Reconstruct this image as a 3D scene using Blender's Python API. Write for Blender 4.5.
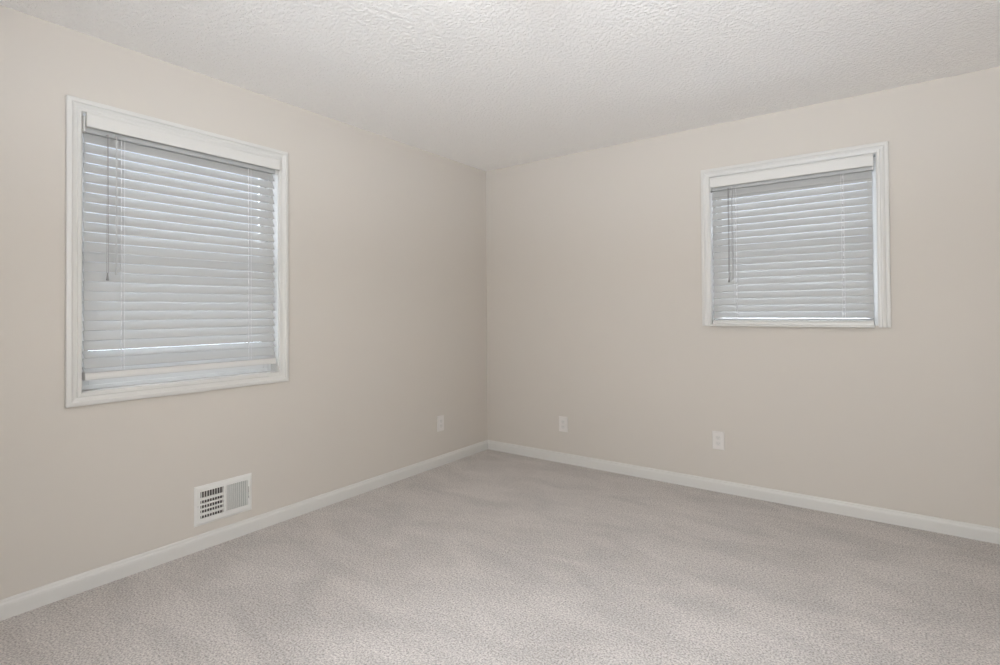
import bpy, bmesh, math, random
from mathutils import Vector, Matrix
random.seed(7)
for o in list(bpy.data.objects):
    bpy.data.objects.remove(o, do_unlink=True)
scene = bpy.context.scene
C = scene.collection

# ---------------------------------------------------------------- camera
cam_data = bpy.data.cameras.new('camera')
cam = bpy.data.objects.new('camera', cam_data)
C.objects.link(cam)
YAW, PITCH, ROLL, FPX = -0.630405, 0.011384, -0.0069576, 529.161
f = Vector((math.cos(PITCH)*math.sin(YAW), math.cos(PITCH)*math.cos(YAW), math.sin(PITCH)))
r0 = f.cross(Vector((0, 0, 1))).normalized()
u0 = r0.cross(f)
r1 = math.cos(ROLL)*r0 + math.sin(ROLL)*u0
u1 = -math.sin(ROLL)*r0 + math.cos(ROLL)*u0
rot = Matrix((r1, u1, -f)).transposed().to_4x4()
cam.matrix_world = Matrix.Translation((2.84007, -3.69427, 1.202055)) @ rot
cam_data.sensor_fit = 'HORIZONTAL'
cam_data.sensor_width = 36.0
cam_data.lens = FPX * 36.0 / 1000.0
cam_data.shift_y = -0.02692
cam_data.clip_start = 0.02
scene.camera = cam

# ---------------------------------------------------------------- view, world, large lights
scene.view_settings.view_transform = 'Standard'
scene.view_settings.look = 'None'
scene.view_settings.exposure = 0.11
scene.view_settings.gamma = 1.0
scene.view_settings.use_curve_mapping = False
scene.cycles.use_denoising = True
scene.cycles.max_bounces = 14
scene.cycles.diffuse_bounces = 10
scene.cycles.sample_clamp_indirect = 6.0

SKY = (0.82, 0.91, 1.04)
SKY_STRENGTH = 26.0
GROUND_K, HORIZON_K = 1.05, 0.032
LAMP_COL = (1.0, 0.955, 0.87)
LAMP_EMIT = 20.0
BULB_EMIT = 24.0
FILL_RIGHT = 30.0
FILL_FRONT = 92.0

world = bpy.data.worlds.new('overcast_sky')
world.use_nodes = True
bg = world.node_tree.nodes['Background']
# overcast: bright pale ground, a horizon belt dimmed to keep the slat gaps dull, bright sky overhead
wt = world.node_tree
tc = wt.nodes.new('ShaderNodeTexCoord'); sp = wt.nodes.new('ShaderNodeSeparateXYZ')
wt.links.new(tc.outputs['Generated'], sp.inputs[0])
rp = wt.nodes.new('ShaderNodeValToRGB')
mr_ = wt.nodes.new('ShaderNodeMapRange')
mr_.inputs['From Min'].default_value = -1.0; mr_.inputs['From Max'].default_value = 1.0
wt.links.new(sp.outputs['Z'], mr_.inputs['Value']); wt.links.new(mr_.outputs[0], rp.inputs[0])
els = rp.color_ramp.elements
def grey(k): return (SKY[0]*k, SKY[1]*k, SKY[2]*k, 1)
els[0].position = 0.0; els[0].color = grey(GROUND_K)
els[1].position = 1.0; els[1].color = grey(1.0)
for pos, k in ((0.44, GROUND_K), (0.485, HORIZON_K), (0.65, HORIZON_K), (0.80, 1.0)):
    e_ = els.new(pos); e_.color = grey(k)
wt.links.new(rp.outputs[0], bg.inputs[0])
bg.inputs[1].default_value = SKY_STRENGTH
scene.world = world

# room: left wall x=0, back wall y=0, the rest behind the camera
H, RX, RY, TH = 2.44, 4.0, -4.5, 0.14
# unseen fill area lights, added outside two made-up openings behind the camera
def fill_light(name, loc, rz, tilt, sx, sy, watts):
    al = bpy.data.lights.new(name, 'AREA')
    al.shape = 'RECTANGLE'; al.size = sx; al.size_y = sy
    al.energy = watts; al.color = (0.92, 0.96, 1.0)
    o = bpy.data.objects.new(name, al); C.objects.link(o)
    o.location = loc
    o.rotation_euler = (math.radians(90 + tilt), 0, math.radians(rz))
def portal(name, loc, rz, sx, sy):          # guides the sky's light through a wall opening
    al = bpy.data.lights.new(name, 'AREA'); al.shape = 'RECTANGLE'; al.size = sx; al.size_y = sy
    al.cycles.is_portal = True
    o = bpy.data.objects.new(name, al); C.objects.link(o)
    o.location = loc; o.rotation_euler = (math.radians(90), 0, math.radians(rz))
portal('portal_left', (-TH - 0.01, -2.438, 1.475), -90, 0.93, 1.23)
portal('portal_back', (2.3515, TH + 0.01, 1.598), 180, 0.905, 0.984)
portal('portal_right', (RX + TH + 0.01, -2.7, 1.525), 90, 0.4, 0.65)
portal('portal_front', (2.6, RY - TH - 0.01, 1.575), 0, 0.7, 0.65)
fill_light('fill_right', (RX + TH + 0.22, -2.7, 1.52), 75, 0, 0.4, 0.6, FILL_RIGHT)
fill_light('fill_front', (2.6, RY - TH - 0.22, 1.55), 15, 4, 0.7, 0.6, FILL_FRONT)

# ---------------------------------------------------------------- materials
def mat(name, col, rough=0.6, spec=0.3, metal=0.0):
    m = bpy.data.materials.new(name); m.use_nodes = True
    b = m.node_tree.nodes['Principled BSDF']
    b.inputs['Base Color'].default_value = (*col, 1)
    b.inputs['Roughness'].default_value = rough
    b.inputs['Specular IOR Level'].default_value = spec
    b.inputs['Metallic'].default_value = metal
    return m, m.node_tree, b

def noise(nt, vec, scale, detail=2.0, rough=0.5):
    n = nt.nodes.new('ShaderNodeTexNoise')
    n.inputs['Scale'].default_value = scale
    n.inputs['Detail'].default_value = detail
    n.inputs['Roughness'].default_value = rough
    nt.links.new(vec, n.inputs['Vector'])
    return n

def bump(nt, b, height, strength, dist):
    bp = nt.nodes.new('ShaderNodeBump')
    bp.inputs['Strength'].default_value = strength
    bp.inputs['Distance'].default_value = dist
    nt.links.new(height, bp.inputs['Height'])
    nt.links.new(bp.outputs[0], b.inputs['Normal'])
    return bp

def objvec(nt):
    return nt.nodes.new('ShaderNodeTexCoord').outputs['Object']

def math_node(nt, op, a, bb):
    n = nt.nodes.new('ShaderNodeMath'); n.operation = op
    for i, v in enumerate((a, bb)):
        if isinstance(v, (int, float)): n.inputs[i].default_value = v
        else: nt.links.new(v, n.inputs[i])
    return n.outputs[0]

WALL, nt, b = mat('wall_paint', (0.55, 0.510, 0.460), 0.75, 0.2)
v = objvec(nt); bump(nt, b, noise(nt, v, 260, 3).outputs['Fac'], 0.12, 0.002)

CEIL, nt, b = mat('textured_ceiling_paint', (0.94, 0.925, 0.905), 0.85, 0.15)
v = objvec(nt)
n1 = noise(nt, v, 62, 3, 0.6)
n2 = noise(nt, v, 170, 2, 0.5)
rmp = nt.nodes.new('ShaderNodeMapRange')
rmp.inputs['From Min'].default_value = 0.42; rmp.inputs['From Max'].default_value = 0.62
nt.links.new(n1.outputs['Fac'], rmp.inputs['Value'])
hgt = math_node(nt, 'ADD', rmp.outputs[0], math_node(nt, 'MULTIPLY', n2.outputs['Fac'], 0.6))
bump(nt, b, hgt, 0.75, 0.0045)

TRIM, nt, b = mat('white_trim_paint', (0.595, 0.58, 0.55), 0.38, 0.4)
VINYL, nt, b = mat('white_vinyl', (0.60, 0.60, 0.59), 0.35, 0.4)
PLATE, nt, b = mat('white_plastic', (0.64, 0.61, 0.58), 0.35, 0.4)
RECEPT, nt, b = mat('receptacle_plastic', (0.60, 0.58, 0.55), 0.3, 0.4)
SLOT, nt, b = mat('dark_slot', (0.05, 0.045, 0.04), 0.8, 0.1)
METALP, nt, b = mat('white_enamel_metal', (0.66, 0.65, 0.62), 0.35, 0.4)
DUCT, nt, b = mat('duct_dark', (0.10, 0.09, 0.085), 0.6, 0.3, 0.4)
RAIL, nt, b = mat('headrail_shaded_grey', (0.42, 0.42, 0.41), 0.4, 0.3)  # greyed to put the valance's shade into the headrail's colour
GREY, nt, b = mat('grey_slot', (0.34, 0.33, 0.31), 0.6, 0.2)
STEEL, nt, b = mat('screw_steel', (0.55, 0.54, 0.52), 0.35, 0.5, 0.8)
CORD, nt, b = mat('blind_cord', (0.26, 0.25, 0.24), 0.8, 0.1)
LADDER, nt, b = mat('ladder_string', (0.72, 0.72, 0.72), 0.8, 0.1)
WAND, nt, b = mat('clear_wand_plastic', (0.46, 0.46, 0.455), 0.15, 0.5)

SLAT, nt, b = mat('faux_wood_slat', (0.435, 0.432, 0.42), 0.4, 0.35)
tr = nt.nodes.new('ShaderNodeBsdfTranslucent'); tr.inputs[0].default_value = (0.70, 0.72, 0.76, 1)
mx = nt.nodes.new('ShaderNodeMixShader'); mx.inputs[0].default_value = 0.004
out = nt.nodes['Material Output']
nt.links.new(b.outputs[0], mx.inputs[1]); nt.links.new(tr.outputs[0], mx.inputs[2])
nt.links.new(mx.outputs[0], out.inputs['Surface'])

GLASS = bpy.data.materials.new('window_glass'); GLASS.use_nodes = True
nt = GLASS.node_tree; nt.nodes.clear()
out = nt.nodes.new('ShaderNodeOutputMaterial'); mx = nt.nodes.new('ShaderNodeMixShader')
t_ = nt.nodes.new('ShaderNodeBsdfTransparent'); g_ = nt.nodes.new('ShaderNodeBsdfGlossy')
g_.inputs['Roughness'].default_value = 0.02
fr = nt.nodes.new('ShaderNodeFresnel'); fr.inputs[0].default_value = 1.5
nt.links.new(fr.outputs[0], mx.inputs[0]); nt.links.new(t_.outputs[0], mx.inputs[1])
nt.links.new(g_.outputs[0], mx.inputs[2]); nt.links.new(mx.outputs[0], out.inputs['Surface'])

def glow(name, strength):
    m = bpy.data.materials.new(name); m.use_nodes = True
    nt = m.node_tree; nt.nodes.clear()
    out = nt.nodes.new('ShaderNodeOutputMaterial'); e = nt.nodes.new('ShaderNodeEmission')
    e.inputs[0].default_value = (*LAMP_COL, 1); e.inputs[1].default_value = strength
    nt.links.new(e.outputs[0], out.inputs['Surface'])
    return m
LAMP = glow('lamp_glass', LAMP_EMIT)
UPPER = glow('lamp_upper_diffuser', BULB_EMIT)

# carpet: cut pile with soft nap patches left by feet and vacuum
CARPET, nt, b = mat('carpet_pile', (0.35, 0.31, 0.28), 0.95, 0.05)
v = objvec(nt)
b.inputs['Sheen Weight'].default_value = 0.25
b.inputs['Sheen Roughness'].default_value = 0.6
tuft = noise(nt, v, 135, 3, 0.7)
mid = noise(nt, v, 48, 3, 0.6)
mp = nt.nodes.new('ShaderNodeMapping'); mp.inputs['Rotation'].default_value = (0, 0, 0.5)
mp.inputs['Scale'].default_value = (1.0, 2.1, 1.0)
nt.links.new(v, mp.inputs['Vector'])
patch = noise(nt, mp.outputs[0], 2.6, 4, 0.55)
patch.inputs['Distortion'].default_value = 0.6
def mr(val, a, bb, c, d):
    n = nt.nodes.new('ShaderNodeMapRange')
    for k, x in zip(('From Min', 'From Max', 'To Min', 'To Max'), (a, bb, c, d)): n.inputs[k].default_value = x
    nt.links.new(val, n.inputs['Value']); return n.outputs[0]
fac = math_node(nt, 'MULTIPLY', mr(tuft.outputs['Fac'], 0.34, 0.60, 0.46, 1.25), mr(mid.outputs['Fac'], 0.3, 0.7, 0.93, 1.07))
fac = math_node(nt, 'MULTIPLY', fac, mr(patch.outputs['Fac'], 0.35, 0.65, 0.90, 1.09))
mc = nt.nodes.new('ShaderNodeVectorMath'); mc.operation = 'SCALE'
mc.inputs[0].default_value = (0.458, 0.418, 0.387)
nt.links.new(fac, mc.inputs['Scale'])
nt.links.new(mc.outputs[0], b.inputs['Base Color'])
bump(nt, b, math_node(nt, 'ADD', tuft.outputs['Fac'], math_node(nt, 'MULTIPLY', mid.outputs['Fac'], 0.8)), 0.7, 0.006)

# ---------------------------------------------------------------- mesh helpers
def new_bm(): return bmesh.new()

def put(name, bm, m, parent=None, smooth=False, bevel=0.0, seg=2):
    bmesh.ops.recalc_face_normals(bm, faces=bm.faces)
    me = bpy.data.meshes.new(name)
    bm.to_mesh(me); bm.free()
    me.materials.append(m)
    o = bpy.data.objects.new(name, me); C.objects.link(o)
    if parent: o.parent = parent
    if smooth:
        for p in me.polygons: p.use_smooth = True
    if bevel:
        md = o.modifiers.new('bevel', 'BEVEL'); md.width = bevel; md.segments = seg
        md.limit_method = 'ANGLE'; md.angle_limit = math.radians(40)
    return o

def box(bm, lo, hi):
    x0, y0, z0 = [min(a, b) for a, b in zip(lo, hi)]
    x1, y1, z1 = [max(a, b) for a, b in zip(lo, hi)]
    vs = [bm.verts.new(p) for p in ((x0,y0,z0),(x1,y0,z0),(x1,y1,z0),(x0,y1,z0),(x0,y0,z1),(x1,y0,z1),(x1,y1,z1),(x0,y1,z1))]
    for q in ((0,3,2,1),(4,5,6,7),(0,1,5,4),(1,2,6,5),(2,3,7,6),(3,0,4,7)):
        bm.faces.new([vs[i] for i in q])

def loft(bm, rings, closed=False, caps=True):
    """rings: lists of points, each a closed cross-section"""
    R = [[bm.verts.new(p) for p in ring] for ring in rings]
    n = len(R[0])
    m = len(R)
    for i in range(m if closed else m - 1):
        A, B = R[i], R[(i+1) % m]
        for k in range(n):
            bm.faces.new((A[k], A[(k+1) % n], B[(k+1) % n], B[k]))
    if caps and not closed:
        bm.faces.new(R[0]); bm.faces.new(list(reversed(R[-1])))

def tube(bm, a, b, r, n=8):
    a, b = Vector(a), Vector(b); d = (b-a).normalized()
    s = d.orthogonal().normalized(); t = d.cross(s)
    loft(bm, [[p + r*(math.cos(2*math.pi*k/n)*s + math.sin(2*math.pi*k/n)*t) for k in range(n)] for p in (a, b)])

def structure(o):
    o['kind'] = 'structure'; return o

def empty(name, loc):
    o = bpy.data.objects.new(name, None); C.objects.link(o); o.location = loc
    o.empty_display_size = 0.1
    return o

def tag(o, label, cat, group=None):
    o['label'] = label; o['category'] = cat
    if group: o['group'] = group
    return o

# wall frames: (u along the wall, w out of the wall into the room, z)
def ML(u, w, z): return (w, u, z)
def MB(u, w, z): return (u, -w, z)
def wbox(bm, M, a, b): box(bm, M(*a), M(*b))

# ---------------------------------------------------------------- setting
LW = dict(u0=-2.907, u1=-1.977, z0=0.860, z1=2.090)       # left window opening
BW = dict(u0=1.894, u1=2.806, z0=1.106, z1=2.090)         # back window opening

def wall_with_hole(name, M, ua, ub, hole):
    """one connected slab, a real hole through it"""
    bm = new_bm()
    us = [ua, hole['u0'], hole['u1'], ub]; zs = [0, hole['z0'], hole['z1'], H]
    grid = {}
    for side, w in ((0, 0.0), (1, -TH)):
        for i, u in enumerate(us):
            for j, z in enumerate(zs):
                grid[side, i, j] = bm.verts.new(M(u, w, z))
    for side in (0, 1):
        for i in range(3):
            for j in range(3):
                if (i, j) != (1, 1):
                    bm.faces.new([grid[side, a, c] for a, c in ((i, j), (i+1, j), (i+1, j+1), (i, j+1))])
    def strip(loop):
        for (a, c), (d, e_) in zip(loop, loop[1:] + loop[:1]):
            bm.faces.new((grid[0, a, c], grid[0, d, e_], grid[1, d, e_], grid[1, a, c]))
    strip([(1, 1), (2, 1), (2, 2), (1, 2)])
    strip([(0, 0), (1, 0), (2, 0), (3, 0), (3, 1), (3, 2), (3, 3), (2, 3), (1, 3), (0, 3), (0, 2), (0, 1)])
    return structure(put(name, bm, WALL))

wall_with_hole('wall_left', ML, RY, 0.0, LW)
wall_with_hole('wall_back', MB, -TH, RX + TH, BW)
wall_with_hole('wall_right', lambda u, w, z: (RX - w, u, z), RY, 0.0, dict(u0=-2.9, u1=-2.5, z0=1.20, z1=1.85))  # unseen opening added to let the right fill in
wall_with_hole('wall_front', lambda u, w, z: (u, RY + w, z), -TH, RX + TH, dict(u0=2.25, u1=2.95, z0=1.25, z1=1.90))  # opening invented behind the camera for the front fill

bm = new_bm(); box(bm, (-TH, RY - TH, -0.1), (RX + TH, TH, 0)); structure(put('floor', bm, CARPET))
bm = new_bm(); box(bm, (-TH, RY - TH, H), (RX + TH, TH, H + 0.12)); structure(put('ceiling', bm, CEIL))

# baseboards
BBP = [(0, 0), (0.014, 0), (0.014, 0.052), (0.0125, 0.060), (0.0085, 0.066), (0.0075, 0.072), (0.005, 0.0765), (0, 0.0775)]
def baseboard(name, pts):
    """pts: two ends (x, y) plus the inward normal and mitre sign at each end"""
    (xa, ya, ma), (xb, yb, mb), nrm = pts
    t = Vector((xb-xa, yb-ya, 0)).normalized(); n = Vector(nrm)
    bm = new_bm()
    rings = []
    for (x, y, m) in ((xa, ya, ma), (xb, yb, mb)):
        rings.append([Vector((x, y, 0)) + n*d + t*(m*d) + Vector((0, 0, z)) for d, z in BBP])
    loft(bm, rings)
    return structure(put(name, bm, TRIM))
baseboard('baseboard_left', ((0, RY, 1), (0, 0, -1), (1, 0, 0)))
baseboard('baseboard_back', ((0, 0, 1), (RX, 0, -1), (0, -1, 0)))
baseboard('baseboard_right', ((RX, 0, 1), (RX, RY, -1), (-1, 0, 0)))
baseboard('baseboard_front', ((RX, RY, 1), (0, RY, -1), (0, 1, 0)))

# window casing profile: (distance outwards from the opening, height off the wall)
CP = [(0, 0), (0, 0.0085), (0.003, 0.0115), (0.014, 0.0125), (0.017, 0.0095), (0.021, 0.0100), (0.032, 0.0140),
      (0.0355, 0.0185), (0.039, 0.0195), (0.050, 0.0185), (0.0545, 0.0165), (0.056, 0.012), (0.056, 0)]

def window(name, M, W, closed_casing):
    u0, u1, z0, z1 = W['u0'], W['u1'], W['z0'], W['z1']
    # jamb lining the opening: the window's own body
    t = 0.004
    bm = new_bm()
    wbox(bm, M, (u0, -TH, z0), (u0+t, 0.002, z1)); wbox(bm, M, (u1-t, -TH, z0), (u1, 0.002, z1))
    wbox(bm, M, (u0+t, -TH, z1-t), (u1-t, 0.002, z1)); wbox(bm, M, (u0+t, -TH, z0), (u1-t, 0.002, z0+t))
    root = structure(put(name, bm, TRIM))
    # casing
    bm = new_bm()
    if closed_casing:
        rings = []
        for (u, z, su, sz) in ((u0, z0, -1, -1), (u1, z0, 1, -1), (u1, z1, 1, 1), (u0, z1, -1, 1)):
            rings.append([M(u + su*d, w, z + sz*d) for d, w in CP])
        loft(bm, rings, closed=True)
    else:
        rings = [[M(u0 - d, w, z0 - 0.008) for d, w in CP], [M(u0 - d, w, z1 + d) for d, w in CP],
                 [M(u1 + d, w, z1 + d) for d, w in CP], [M(u1 + d, w, z0 - 0.008) for d, w in CP]]
        loft(bm, rings)
    put('casing', bm, TRIM, root)
    if not closed_casing:
        bm = new_bm(); wbox(bm, M, (u0 - 0.001, -0.06, z0 - 0.010), (u1 - 0.018, 0.036, z0))
        put('window_sill', bm, TRIM, root, bevel=0.003)
    # vinyl frame and two sashes
    bm = new_bm(); fw, wa, wb = 0.018, -0.136, -0.072
    a0, a1, b0, b1 = u0+t, u1-t, z0+t, z1-t
    wbox(bm, M, (a0, wa, b0), (a0+fw, wb, b1)); wbox(bm, M, (a1-fw, wa, b0), (a1, wb, b1))
    wbox(bm, M, (a0+fw, wa, b1-fw), (a1-fw, wb, b1)); wbox(bm, M, (a0+fw, wa, b0), (a1-fw, wb, b0+fw))
    put('window_frame', bm, VINYL, root, bevel=0.002)
    zm = (z0 + z1)/2
    s0, s1 = a0+fw-0.004, a1-fw+0.004
    for (za, zb, w0, w1) in ((b0+fw-0.004, zm+0.02, -0.102, -0.077), (zm-0.02, b1-fw+0.004, -0.131, -0.106)):
        bm = new_bm(); k = 0.030
        wbox(bm, M, (s0, w0, za), (s0+k, w1, zb)); wbox(bm, M, (s1-k, w0, za), (s1, w1, zb))
        wbox(bm, M, (s0+k, w0, za), (s1-k, w1, za+k)); wbox(bm, M, (s0+k, w0, zb-k), (s1-k, w1, zb))
        sash = put('sash', bm, VINYL, root, bevel=0.002)
        bm = new_bm(); wm = (w0+w1)/2
        wbox(bm, M, (s0+k-0.003, wm-0.002, za+k-0.003), (s1-k+0.003, wm+0.002, zb-k+0.003))
        put('pane', bm, GLASS, sash)
    return root

window('window_1', ML, LW, True)
window('window_2', MB, BW, False)

# ---------------------------------------------------------------- blinds
def blind(M, root_loc, label, ua, ub, zval0, zval1, tops, rail, routes, pull, wand, flip_end):
    """tops: (z, tilt degrees from horizontal) per slat"""
    root = empty('window_blind', root_loc)
    inv = Matrix.Translation(root_loc).inverted()
    wc = -0.006                                   # depth of the slat stack
    def part(name, bm, m, parent=root, **k):
        if parent is root:
            bm.transform(inv)
        o = put(name, bm, m, parent, **k)
        return o
    # valance: a board clipped on the front of the headrail, with short end returns
    bm = new_bm()
    prof = [(0.036, zval0), (0.047, zval0), (0.048, zval0+0.003), (0.048, zval1-0.010), (0.045, zval1-0.005), (0.044, zval1), (0.036, zval1)]
    loft(bm, [[M(u, w, z) for w, z in prof] for u in (ua-0.002, ub+0.006)])
    part('valance', bm, TRIM)
    for u in (ua-0.001, ub+0.001):
        bm = new_bm(); wbox(bm, M, (u, 0.022, zval0+0.006), (u+0.004, 0.0365, zval0+0.016))
        part('valance_clip', bm, WAND)
    # headrail: steel U channel
    bm = new_bm()
    za, zb = zval0-0.016, zval0+0.045
    wbox(bm, M, (ua, -0.032, za), (ub, 0.010, za+0.002))
    wbox(bm, M, (ua, -0.032, za+0.002), (ub, -0.0305, zb)); wbox(bm, M, (ua, 0.0085, za+0.002), (ub, 0.010, zb))
    part('headrail', bm, RAIL)
    for u in (ua-0.0065, ub+0.0005):
        bm = new_bm(); wbox(bm, M, (u, -0.036, za-0.001), (u+0.0055, 0.026, zb+0.004))
        part('headrail_bracket', bm, METALP, bevel=0.001)
    # slats, with a slot for the lift cord at every ladder
    bm = new_bm()
    hw, ht = 0.025, 0.0014
    for (zc, deg) in tops:
        a = math.radians(deg); d = Vector((-math.cos(a), math.sin(a)))      # (w, z): outside edge is the high one
        nn = Vector((math.sin(a), math.cos(a)))
        def P(s, h, u):
            q = Vector((wc, zc)) + d*s + nn*h
            return M(u, q.x, q.y)
        def seg(u_0, u_1, s0, s1):
            c = 0.0009
            ring = [(s0, -ht+c), (s0+c, -ht), (s1-c, -ht), (s1, -ht+c), (s1, ht-c), (s1-c, ht), (s0+c, ht), (s0, ht-c)]
            loft(bm, [[P(s, h, u) for s, h in ring] for u in (u_0, u_1)])
        cuts = sorted(routes); cur = ua + 0.002
        for rc in cuts:
            seg(cur, rc-0.002, -hw, hw)
            seg(rc-0.002, rc+0.002, -hw, -0.003); seg(rc-0.002, rc+0.002, 0.003, hw)
            cur = rc + 0.002
        seg(cur, ub-0.002, -hw, hw)
    part('slats', bm, SLAT)
    # bottom rail
    bm = new_bm()
    r0_, r1_ = rail
    prof = [(-0.031, r0_), (0.019, r0_), (0.0205, r0_+0.003), (0.0200, r0_+0.012), (0.017, r1_-0.008), (0.010, r1_), (-0.028, r1_), (-0.031, r1_-0.004)]
    loft(bm, [[M(u, w, z) for w, z in prof] for u in (ua+0.002, ub-0.002)])
    part('bottom_rail', bm, TRIM)
    # ladder strings: front and back uprights with a rung under each slat
    for rc in routes:
        bm = new_bm()
        ztop = za; zbot = r1_ - 0.002
        for du in (-0.007, 0.007):
            tube(bm, M(rc+du, wc+0.0165, zbot), M(rc+du, wc+0.0165, ztop), 0.0008, 5)
            tube(bm, M(rc+du, wc-0.0165, zbot), M(rc+du, wc-0.0165, ztop), 0.0008, 5)
        tube(bm, M(rc, wc, zbot), M(rc, wc, ztop), 0.0014, 5)
        part('ladder_string', bm, LADDER)
    # pull cords with tassel
    (pu, pz) = pull
    bm = new_bm()
    for du in (-0.003, 0.003):
        tube(bm, M(pu+du, 0.027, pz+0.03), M(pu+du*0.6, 0.027, za+0.004), 0.0012, 6)
        tube(bm, M(pu+du*0.6, 0.0095, za+0.004), M(pu+du*0.6, 0.0277, za+0.004), 0.0012, 6)
    cord = part('pull_cord', bm, CORD)
    bm = new_bm()
    rr = [(0.0015, 0.034), (0.003, 0.028), (0.0045, 0.012), (0.006, 0.0), (0.004, -0.002)]
    loft(bm, [[M(pu + r*math.cos(k*math.pi/4), 0.027 + r*math.sin(k*math.pi/4), pz+h) for k in range(8)] for r, h in rr])
    bm.transform(inv)
    put('tassel', bm, CORD, cord, smooth=True)
    # tilt wand with its hook
    (wu, wz) = wand
    bm = new_bm()
    tube(bm, M(wu, 0.031, wz), M(wu, 0.031, za-0.012), 0.0035, 6)
    tube(bm, M(wu, 0.031, wz-0.004), M(wu, 0.031, wz+0.02), 0.0045, 8)
    wd = part('tilt_wand', bm, WAND)
    bm = new_bm()
    tube(bm, M(wu, 0.031, za-0.013), M(wu, 0.031, za+0.006), 0.0018, 6)
    tube(bm, M(wu, 0.0315, za+0.005), M(wu, 0.0095, za+0.005), 0.0018, 6)
    bm.transform(inv)
    put('wand_hook', bm, STEEL, wd)
    tag(root, label, 'window blind', 'white window blinds')
    return root

P_ = 0.0437
TILT = 62
tL = []
z = 1.982
while z > 1.055:
    tL.append((z, TILT if z > 1.24 else TILT - 2.5)); z -= P_
tL += [(1.0250, 36), (0.9862, 60), (0.958, 30)]
blind(ML, (0.0, -2.445, 2.02),
      'white slatted blind in the larger left window, stopping short of its sill',
      -2.898, -2.002, 2.020, 2.084, tL, (0.914, 0.948), [-2.753, -2.152], (-2.817, 1.355), (-2.785, 1.384), False)
tB = [(1.974, 67)]
z = 1.213 + 17 * P_
while z > 1.20:
    tB.append((z, TILT if z > 1.24 else TILT - 2.5)); z -= P_ * 1.0
tB += [(1.171, 50), (1.150, 12)]
blind(MB, (2.35, 0.0, 2.012),
      'white slatted blind in the smaller far wall window, let down onto its thin sill',
      1.908, 2.785, 2.012, 2.078, tB, (1.1065, 1.136), [2.053, 2.641], (2.015, 1.385), (2.037, 1.40), True)

# ---------------------------------------------------------------- floor-level register in the left wall
def register():
    y0, y1, z0, z1 = -2.440, -2.140, 0.122, 0.323
    loc = (0.0, (y0+y1)/2, (z0+z1)/2)
    root = empty('wall_register', loc); inv = Matrix.Translation(loc).inverted()
    def part(name, bm, m, parent=root, **k):
        bm.transform(inv); return put(name, bm, m, parent, **k)
    A = (-2.412, -2.295); B = (-2.281, -2.166); Z = (0.156, 0.292)
    # stamped faceplate with two openings and a sloped outer flange
    bm = new_bm()
    def ring(u0, u1, a0, a1, w): return [bm.verts.new((w, u, zz)) for u, zz in ((u0, a0), (u1, a0), (u1, a1), (u0, a1))]
    R0 = ring(y0, y1, z0, z1, 0.0); R1 = ring(y0, y1, z0, z1, 0.003)
    R2 = ring(y0+0.012, y1-0.012, z0+0.012, z1-0.012, 0.008)
    for Ra, Rb in ((R0, R1), (R1, R2)):
        for k in range(4): bm.faces.new((Ra[k], Ra[(k+1) % 4], Rb[(k+1) % 4], Rb[k]))
    us = [y0+0.012, A[0], A[1], B[0], B[1], y1-0.012]; zs = [z0+0.012, Z[0], Z[1], z1-0.012]
    g = {(i, j): bm.verts.new((0.008, u, zz)) for i, u in enumerate(us) for j, zz in enumerate(zs)}
    for i in range(5):
        for j in range(3):
            if j == 1 and i in (1, 3): continue
            bm.faces.new((g[i, j], g[i+1, j], g[i+1, j+1], g[i, j+1]))
    for i in (1, 3):                              # inward lips of the two openings
        b_ = [bm.verts.new((0.0015, us[q], zs[s])) for q, s in ((i, 1), (i+1, 1), (i+1, 2), (i, 2))]
        f_ = [g[i, 1], g[i+1, 1], g[i+1, 2], g[i, 2]]
        for k in range(4): bm.faces.new((f_[k], f_[(k+1) % 4], b_[(k+1) % 4], b_[k]))
    bmesh.ops.remove_doubles(bm, verts=bm.verts, dist=1e-5)
    part('faceplate', bm, METALP)
    # dark sheet on the wall face; its colour stands in for shade inside the duct
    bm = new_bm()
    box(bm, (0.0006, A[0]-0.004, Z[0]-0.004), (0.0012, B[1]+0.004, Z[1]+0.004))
    part('duct_dark_sheet', bm, DUCT)
    # fins, 9 per bank, turned away from one another
    for (c0, c1), sgn, n in ((A, 1, 9), (B, -1, 11)):
        bm = new_bm()
        for k in range(n):
            yc = c0 + (c1-c0)*(k+0.5)/n
            s = 0.0055*sgn if sgn > 0 else -0.0040
            t = 0.0017 if sgn > 0 else 0.0016
            rg = []
            for zz in (Z[0], Z[1]):
                rg.append([(0.0075, yc-s*0.4-t/2, zz), (0.0075, yc-s*0.4+t/2, zz), (0.0014, yc+s*0.6+t/2, zz), (0.0014, yc+s*0.6-t/2, zz)])
            loft(bm, rg)
        part('fins', bm, METALP)
    bm = new_bm()
    for f0, f1 in ((0.23, 0.33), (0.44, 0.51), (0.63, 0.69), (0.80, 0.89)):
        box(bm, (0.0014, A[0], Z[1]-(Z[1]-Z[0])*f1), (0.0068, A[1], Z[1]-(Z[1]-Z[0])*f0))
    part('cross_bars', bm, METALP)
    bm = new_bm(); box(bm, (0.0078, -2.1625, 0.192), (0.0083, -2.1575, 0.255)); part('lever_slot', bm, GREY)
    bm = new_bm(); box(bm, (0.006, -2.1612, 0.205), (0.0145, -2.1588, 0.222)); part('damper_lever', bm, METALP)
    for yy in (y0+0.016, ):
        bm = new_bm(); tube(bm, (0.0075, yy, 0.222), (0.0095, yy, 0.222), 0.0035, 12); part('screw', bm, STEEL)
    tag(root, 'white metal air register low on the left wall, just above its baseboard', 'vent')
register()

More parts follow.
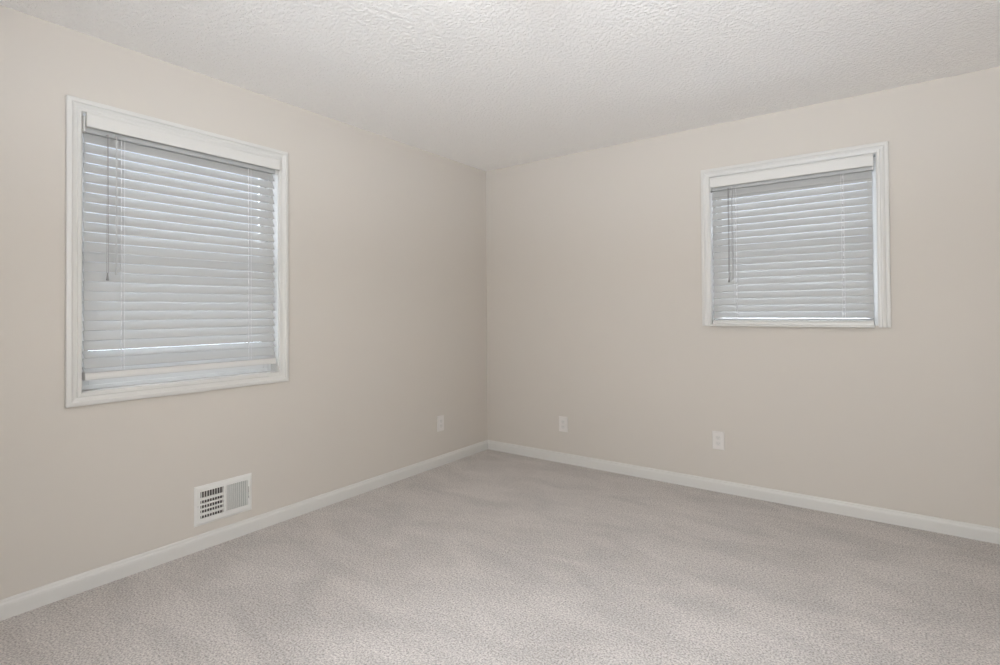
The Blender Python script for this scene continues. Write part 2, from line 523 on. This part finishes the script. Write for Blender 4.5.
# ---------------------------------------------------------------- outlets
def outlet(M, u, zc, label, wd=0.076, ht=0.120):
    loc = M(u, 0, zc)
    root = empty('electrical_outlet', loc); inv = Matrix.Translation(loc).inverted()
    def part(name, bm, m, parent=root, **k):
        bm.transform(inv); return put(name, bm, m, parent, **k)
    bm = new_bm()
    a, h = wd/2, ht/2
    loft(bm, [[M(u+x, w, zc+z_) for x, z_ in ((-p, -q), (p, -q), (p, q), (-p, q))] for p, q, w in
              ((a, h, 0), (a, h, 0.003), (a-0.003, h-0.003, 0.0065))])
    part('cover_plate', bm, PLATE)
    for s in (-1, 1):
        bm = new_bm()
        zz = zc + s*0.0195
        pts = []
        for k in range(24):
            t = 2*math.pi*k/24
            pts.append((0.0172*math.cos(t), max(-0.0135, min(0.0135, 0.0172*math.sin(t)))))
        loft(bm, [[M(u+x, w, zz+y) for x, y in pts] for w in (0.006, 0.0082)])
        rec = part('receptacle', bm, RECEPT)
        bm = new_bm()
        for du, hh in ((-0.0064, 0.0045), (0.0064, 0.0036)):
            wbox(bm, M, (u+du-0.0011, 0.0078, zz+0.002-hh), (u+du+0.0011, 0.0085, zz+0.002+hh))
        tube(bm, M(u, 0.0078, zz-0.0085), M(u, 0.0085, zz-0.0085), 0.0024, 10)
        part('contact_slots', bm, GREY, rec)
    bm = new_bm(); tube(bm, M(u, 0.006, zc), M(u, 0.0078, zc), 0.0032, 12); part('screw', bm, PLATE)
    tag(root, label, 'outlet', 'wall outlets')
outlet(ML, -0.608, 0.328, 'white duplex outlet on the left wall, a little before the room corner')
outlet(MB, 0.759, 0.305, 'white duplex outlet on the far wall, the one nearer the room corner')
outlet(MB, 1.930, 0.338, 'white duplex outlet on the far wall below the left edge of the smaller window')

# ---------------------------------------------------------------- ceiling lamp (hangs above the top edge of the photograph)
loc = (1.98, -2.62, H)
root = empty('ceiling_lamp', loc); inv = Matrix.Translation(loc).inverted()
def ring(r, z, n=40): return [(loc[0]+r*math.cos(2*math.pi*k/n), loc[1]+r*math.sin(2*math.pi*k/n), H-z) for k in range(n)]
bm = new_bm(); loft(bm, [ring(0.060, 0), ring(0.065, 0.006), ring(0.060, 0.018), ring(0.02, 0.026)]); bm.transform(inv)
put('canopy', bm, STEEL, root, smooth=True)
bm = new_bm(); tube(bm, (loc[0], loc[1], H-0.11), (loc[0], loc[1], H-0.02), 0.007, 12); bm.transform(inv)
put('stem', bm, STEEL, root, smooth=True)
bm = new_bm(); loft(bm, [ring(0.145, 0.1150), ring(0.148, 0.1250), ring(0.145, 0.1380), ring(0.132, 0.1600), ring(0.10, 0.1850), ring(0.05, 0.1980), ring(0.012, 0.2010)]); bm.transform(inv)
put('lamp_shade', bm, LAMP, root, smooth=True)
bm = new_bm(); loft(bm, [ring(0.140, 0.1145), ring(0.138, 0.1080), ring(0.02, 0.1060)]); bm.transform(inv)
put('upper_diffuser', bm, UPPER, root)
bm = new_bm(); loft(bm, [ring(0.013, 0.1990), ring(0.014, 0.2060), ring(0.006, 0.2150)]); bm.transform(inv)
put('finial', bm, STEEL, root)
tag(root, 'semi-flush ceiling lamp with a glowing white glass shade on a short stem', 'ceiling lamp')
